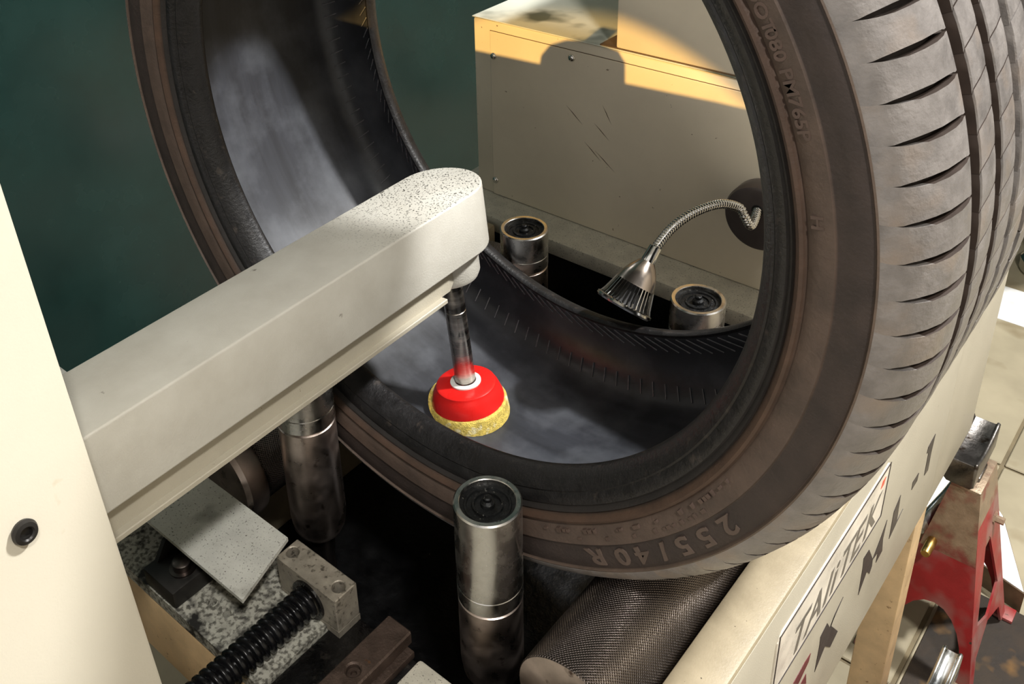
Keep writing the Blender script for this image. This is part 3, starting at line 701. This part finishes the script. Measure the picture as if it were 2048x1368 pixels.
# ------------------------------------------------------------------ jack stands and things on the floor beyond
def frustum_panel(c, half0, z0, half1, z1, side, holes_fn, th=0.003):
    """one sloping face of a jack stand body; side: (sx, sy) outward"""
    (cx, cy), (hx0, hy0), (hx1, hy1) = c, half0, half1
    if side[0]:
        a0 = Vector((cx + side[0] * hx0, cy - hy0, z0)); a1 = Vector((cx + side[0] * hx0, cy + hy0, z0)); t0 = Vector((cx + side[0] * hx1, cy - hy1, z1)); t1 = Vector((cx + side[0] * hx1, cy + hy1, z1))
    else:
        a0 = Vector((cx - hx0, cy + side[1] * hy0, z0)); a1 = Vector((cx + hx0, cy + side[1] * hy0, z0)); t0 = Vector((cx - hx1, cy + side[1] * hy1, z1)); t1 = Vector((cx + hx1, cy + side[1] * hy1, z1))
    ex = (a1 - a0).normalized(); m0 = (a0 + a1) / 2; m1 = (t0 + t1) / 2
    ey = (m1 - m0).normalized(); ez = ex.cross(ey)
    if ez.dot(Vector((side[0], side[1], 0))) < 0: ez = -ez
    H = (m1 - m0).length; w0 = (a1 - a0).length / 2; w1 = (t1 - t0).length / 2
    outer, hl_ = holes_fn(w0, w1, H)
    return plate(outer, hl_, -th, 0, (m0, ex, ey, ez))
def face_tri(w0, w1, H):
    outer = [(-w0, 0), (-w0 + 0.018, 0), (-w0 + 0.030, 0.035), (0, 0.055), (w0 - 0.030, 0.035), (w0 - 0.018, 0), (w0, 0), (w1, H), (-w1, H)]
    k = lambda y: w0 + (w1 - w0) * y / H
    hb, ht = 0.30 * H, 0.68 * H
    hole = [(-k(hb) + 0.022, hb), (0.0, hb - 0.02), (k(hb) - 0.022, hb), (0.010, ht - 0.006), (0.004, ht), (-0.004, ht), (-0.010, ht - 0.006)]
    return outer, [hole]
def face_arch(w0, w1, H):
    pts_ = [(w0 - 0.016, 0)] + [((w0 - 0.018) * math.cos(PI * i / 12), 0.012 + 0.34 * H * math.sin(PI * i / 12)) for i in range(13)] + [(-w0 + 0.016, 0)]
    return [(-w0, 0)] + [(p[0], p[1]) for p in reversed(pts_)] + [(w0, 0), (w1, H), (-w1, H)], []
def saddle_vf(cx, y0, y1, z, w, sag):
    """channel saddle running along Y, both ends curling up"""
    n = 14; V, F = [], []
    prof = lambda: [(-w, 0), (-w, -0.028), (-w + 0.004, -0.032), (w - 0.004, -0.032), (w, -0.028), (w, 0), (w - 0.004, 0.001), (w - 0.0045, -0.003), (-w + 0.0045, -0.003), (-w + 0.004, 0.001)]
    for j in range(n + 1):
        t = j / n; y = y0 + (y1 - y0) * t; dz = sag * ((2 * t - 1) ** 2)
        for i, (x, h) in enumerate(prof()):
            V.append(Vector((cx + x, y, z + h + (dz if h > -0.02 else dz * 0.25))))
    m_ = 10
    for j in range(n):
        for i in range(m_): F.append((j * m_ + i, j * m_ + (i + 1) % m_, (j + 1) * m_ + (i + 1) % m_, (j + 1) * m_ + i))
    F += [tuple(range(m_)), tuple(range(n * m_, n * m_ + m_))]
    return V, F
JF = FLOOR + 0.004
def jack(c, h0, h1, z1, zs, sy, sw_, label, smat, bmat):
    t = thing('jack_stand', label, 'jack stand', (c[0], c[1], JF), 'jack stands beside the machine')
    for side, fn in (((0, -1), face_arch), ((1, 0), face_tri), ((0, 1), face_arch), ((-1, 0), face_tri)):
        obj('side_panel', frustum_panel(c, h0, JF + 0.004, h1, z1, side, fn), bmat, t, smooth=None)
    obj('collar', box(c[0] - h1[0] - 0.0005, c[0] + h1[0] + 0.0005, c[1] - h1[1] - 0.0005, c[1] + h1[1] + 0.0005, z1 - 0.004, z1 + 0.004, 0.001), 'jack_worn', t)
    obj('ratchet_column', box(c[0] - h1[0] * 0.6, c[0] + h1[0] * 0.6, c[1] - h1[1] * 0.5, c[1] + h1[1] * 0.5, FLOOR + 0.1, zs - 0.031, 0.002), 'cast_steel', t)
    obj('saddle', bevel_vf(saddle_vf(c[0] - 0.008, sy[0], sy[1], zs, sw_, 0.010), 0.0012, 1, 50), smat, t, smooth=50)
    for sx_ in (-1, 1):
        for sy_ in (-1, 1):
            obj('foot', box(c[0] + sx_ * h0[0] - 0.012, c[0] + sx_ * h0[0] + 0.012, c[1] + sy_ * h0[1] - 0.012, c[1] + sy_ * h0[1] + 0.012, JF, JF + 0.005, 0.001), bmat, t)
    return t
j1 = jack((0.266, 0.574), (0.064, 0.080), (0.0165, 0.034), -0.640, -0.598, (0.528, 0.622), 0.0170, 'red worn jack stand with dark cast saddle beside the machine leg', 'cast_steel', 'jack_red')
obj('wear_sleeve', join(frustum_panel((0.266, 0.574), (0.0325, 0.0505), -0.736, (0.0172, 0.0347), -0.640, (0, -1), lambda a, b_, h: ([(-a, 0), (a, 0), (b_, h), (-b_, h)], []), 0.0006),
                        frustum_panel((0.266, 0.574), (0.0325, 0.0505), -0.736, (0.0172, 0.0347), -0.640, (1, 0), lambda a, b_, h: ([(-a, 0), (a, 0), (b_, h), (-b_, h)], []), 0.0006)), 'jack_worn', j1, smooth=None)
obj('release_pin', lathe([(0.0058, -0.01), (0.0058, 0.026), (0.0048, 0.028), (0.0, 0.028)], (0.2460, 0.526, -0.7250), (0, -1, 0), 24), 'brass', j1)
obj('pivot_bolt', lathe([(0.0085, 0.0), (0.0085, 0.003), (0.005, 0.003), (0.005, 0.013), (0.0, 0.013)], (0.2945, 0.600, -0.715), (1, 0, 0), 6), 'jack_worn', j1)
obj('ratchet_handle', tube([(0.2540, 0.592, -0.655), (0.243, 0.575, -0.690), (0.2330, 0.545, -0.706), (0.2290, 0.520, -0.712)], lambda i: 0.0075 if i else 0.006, 16), 'galvanised', j1)
jack((0.323, 0.335), (0.048, 0.070), (0.0125, 0.030), -0.755, -0.722, (0.285, 0.372), 0.0105, 'short jack stand with bright galvanised saddle in front of the red one', 'galvanised', 'jack_red')
WP = [(0.195, 0.715), (0.345, 0.672), (0.285, 0.80), (0.185, 0.915), (0.10, 0.86)]
obj('wooden_board', plate(WP, [], FLOOR, FLOOR + 0.036), 'board_wood', None, 'dark wooden board lying on the floor under white paper', 'board', origin=(0.2, 0.79, FLOOR), smooth=None)
obj('paper_sheet', plate([(0.196, 0.716), (0.343, 0.674), (0.284, 0.799), (0.185, 0.913), (0.102, 0.86)], [], FLOOR + 0.0362, FLOOR + 0.0376), 'plain_white', None, 'white sheet on the wooden board behind the red jack stand', 'sheet', origin=(0.2, 0.79, FLOOR + 0.0362), smooth=None)
obj('rubber_mat', plate([(0.258, 0.10), (0.46, 0.10), (0.46, 0.668), (0.258, 0.668)], [], FLOOR, FLOOR + 0.004), 'mat_brown', None, 'dirty dark rubber mat under the jack stands', 'mat', origin=(0.36, 0.38, FLOOR), smooth=None)
pb = thing('pry_lever', 'flat steel lever with blue tip lying on the tiled floor', 'lever', (0.163, 0.96, FLOOR))
obj('bar', plate([(0.152, 0.86), (0.176, 0.86), (0.180, 0.99), (0.160, 0.99)], [], FLOOR + 0.0005, FLOOR + 0.012), 'steel_dark', pb, smooth=None)
obj('blue_tip', plate([(0.160, 0.99), (0.180, 0.99), (0.179, 1.03), (0.175, 1.042), (0.166, 1.046), (0.160, 1.04)], [], FLOOR + 0.0005, FLOOR + 0.014), 'blue_plastic', pb, smooth=None)
obj('white_floor_patch', box(-0.05, 0.32, 1.365, 1.49, FLOOR, FLOOR + 0.0012), 'plain_white', None, 'thin white patch lying flat on the far floor', 'paper', origin=(0.1, 1.42, FLOOR), smooth=None)  # thin flat white patch laid on the tiles
ft = thing('stool_base', 'black stool column with chrome foot on the far floor', 'stool', (0.175, 1.60, FLOOR))
obj('foot', lathe([(0.0, 0.0), (0.056, 0.0), (0.062, 0.006), (0.062, 0.028), (0.052, 0.040), (0.030, 0.044)], (0.175, 1.60, FLOOR), (0, 0, 1), 48), 'chrome', ft)
obj('column', lathe([(0.030, 0.040), (0.030, 0.40)], (0.175, 1.60, FLOOR), (0, 0, 1), 32, cap1=True), 'black_rubber', ft)
obj('seat', lathe([(0.0, 0.40), (0.17, 0.40), (0.18, 0.41), (0.18, 0.45), (0.16, 0.465), (0.0, 0.47)], (0.175, 1.60, FLOOR), (0, 0, 1), 48), 'black_rubber', ft)

# ------------------------------------------------------------------ unseen warm work lamp; its flap is added to shape the light
LW = Vector((0.10, -0.92, 0.46))
wl = thing('hanging_work_lamp', 'warm hanging work lamp above the machine, with added shadow flap', 'lamp', tuple(LW))
obj('cord', tube([LW + Vector((0, 0, 0.10)), LW + Vector((0, 0, 0.7)), (LW.x, LW.y, CEIL)], 0.004, 10), 'black_rubber', wl)
tgt = Vector((-0.12, YC, -0.16)); ld = (tgt - LW).normalized()
obj('lamp_shade', lathe([(0.018, -0.075), (0.028, -0.065), (0.045, -0.02), (0.060, 0.03), (0.0585, 0.03), (0.043, -0.019), (0.0, -0.06)], LW, tuple(ld), 40), 'fixture_grey', wl)
obj('swivel', tube([LW + Vector((0, 0, 0.11)), LW - ld * 0.07], 0.008, 12), 'fixture_grey', wl)
KF = 0.22
edge = [(-0.85, -0.128), (-0.297, -0.1237), (-0.2018, -0.1197), (-0.1997, -0.1079), (-0.1882, -0.0936), (-0.1685, -0.0843), (-0.1448, -0.0793), (-0.1444, -0.060), (-0.1244, -0.060), (-0.1234, -0.0799), (-0.1025, -0.0826), (-0.093, -0.0944), (-0.0921, -0.1167), (0.0103, -0.1117), (0.50, -0.100)]  # outline of the shadow wanted on the cabinet front
fpts = []
for x, z in edge + [(0.50, -1.35), (-0.85, -1.35)]:
    p_ = LW + (Vector((x, YC, z)) - LW) * KF; fpts.append((p_.x, p_.z))
yp = LW.y + (YC - LW.y) * KF
flap = obj('added_shadow_flap', plate(fpts, [], -0.001, 0.0, (Vector((0, yp, 0)), Vector((1, 0, 0)), Vector((0, 0, 1)), Vector((0, -1, 0)))), 'fixture_grey', wl, smooth=None)  # added blocker, cut to throw the rounded shadow on the cabinet
px_ = [p_[0] for p_ in fpts]; zl = min(p_[1] for p_ in fpts)
for xx_ in (min(px_), max(px_)):
    obj('added_flap_stay', tube([LW - ld * 0.02 + Vector((0, 0, -0.03)), Vector((xx_, yp, zl + 0.01))], 0.003, 8), 'fixture_grey', wl)  # rods added to hold the blocker
sd = bpy.data.lights.new('warm_spot', 'SPOT'); sd.energy = 125; sd.color = (1.0, 0.60, 0.17); sd.shadow_soft_size = 0.0007
sd.spot_size = rad(29.5); sd.spot_blend = 0.14
so = bpy.data.objects.new('warm_spot', sd); COL.objects.link(so); so.location = LW
so.rotation_euler = (Vector((-0.17, YC, -0.46)) - LW).to_track_quat('-Z', 'Y').to_euler()
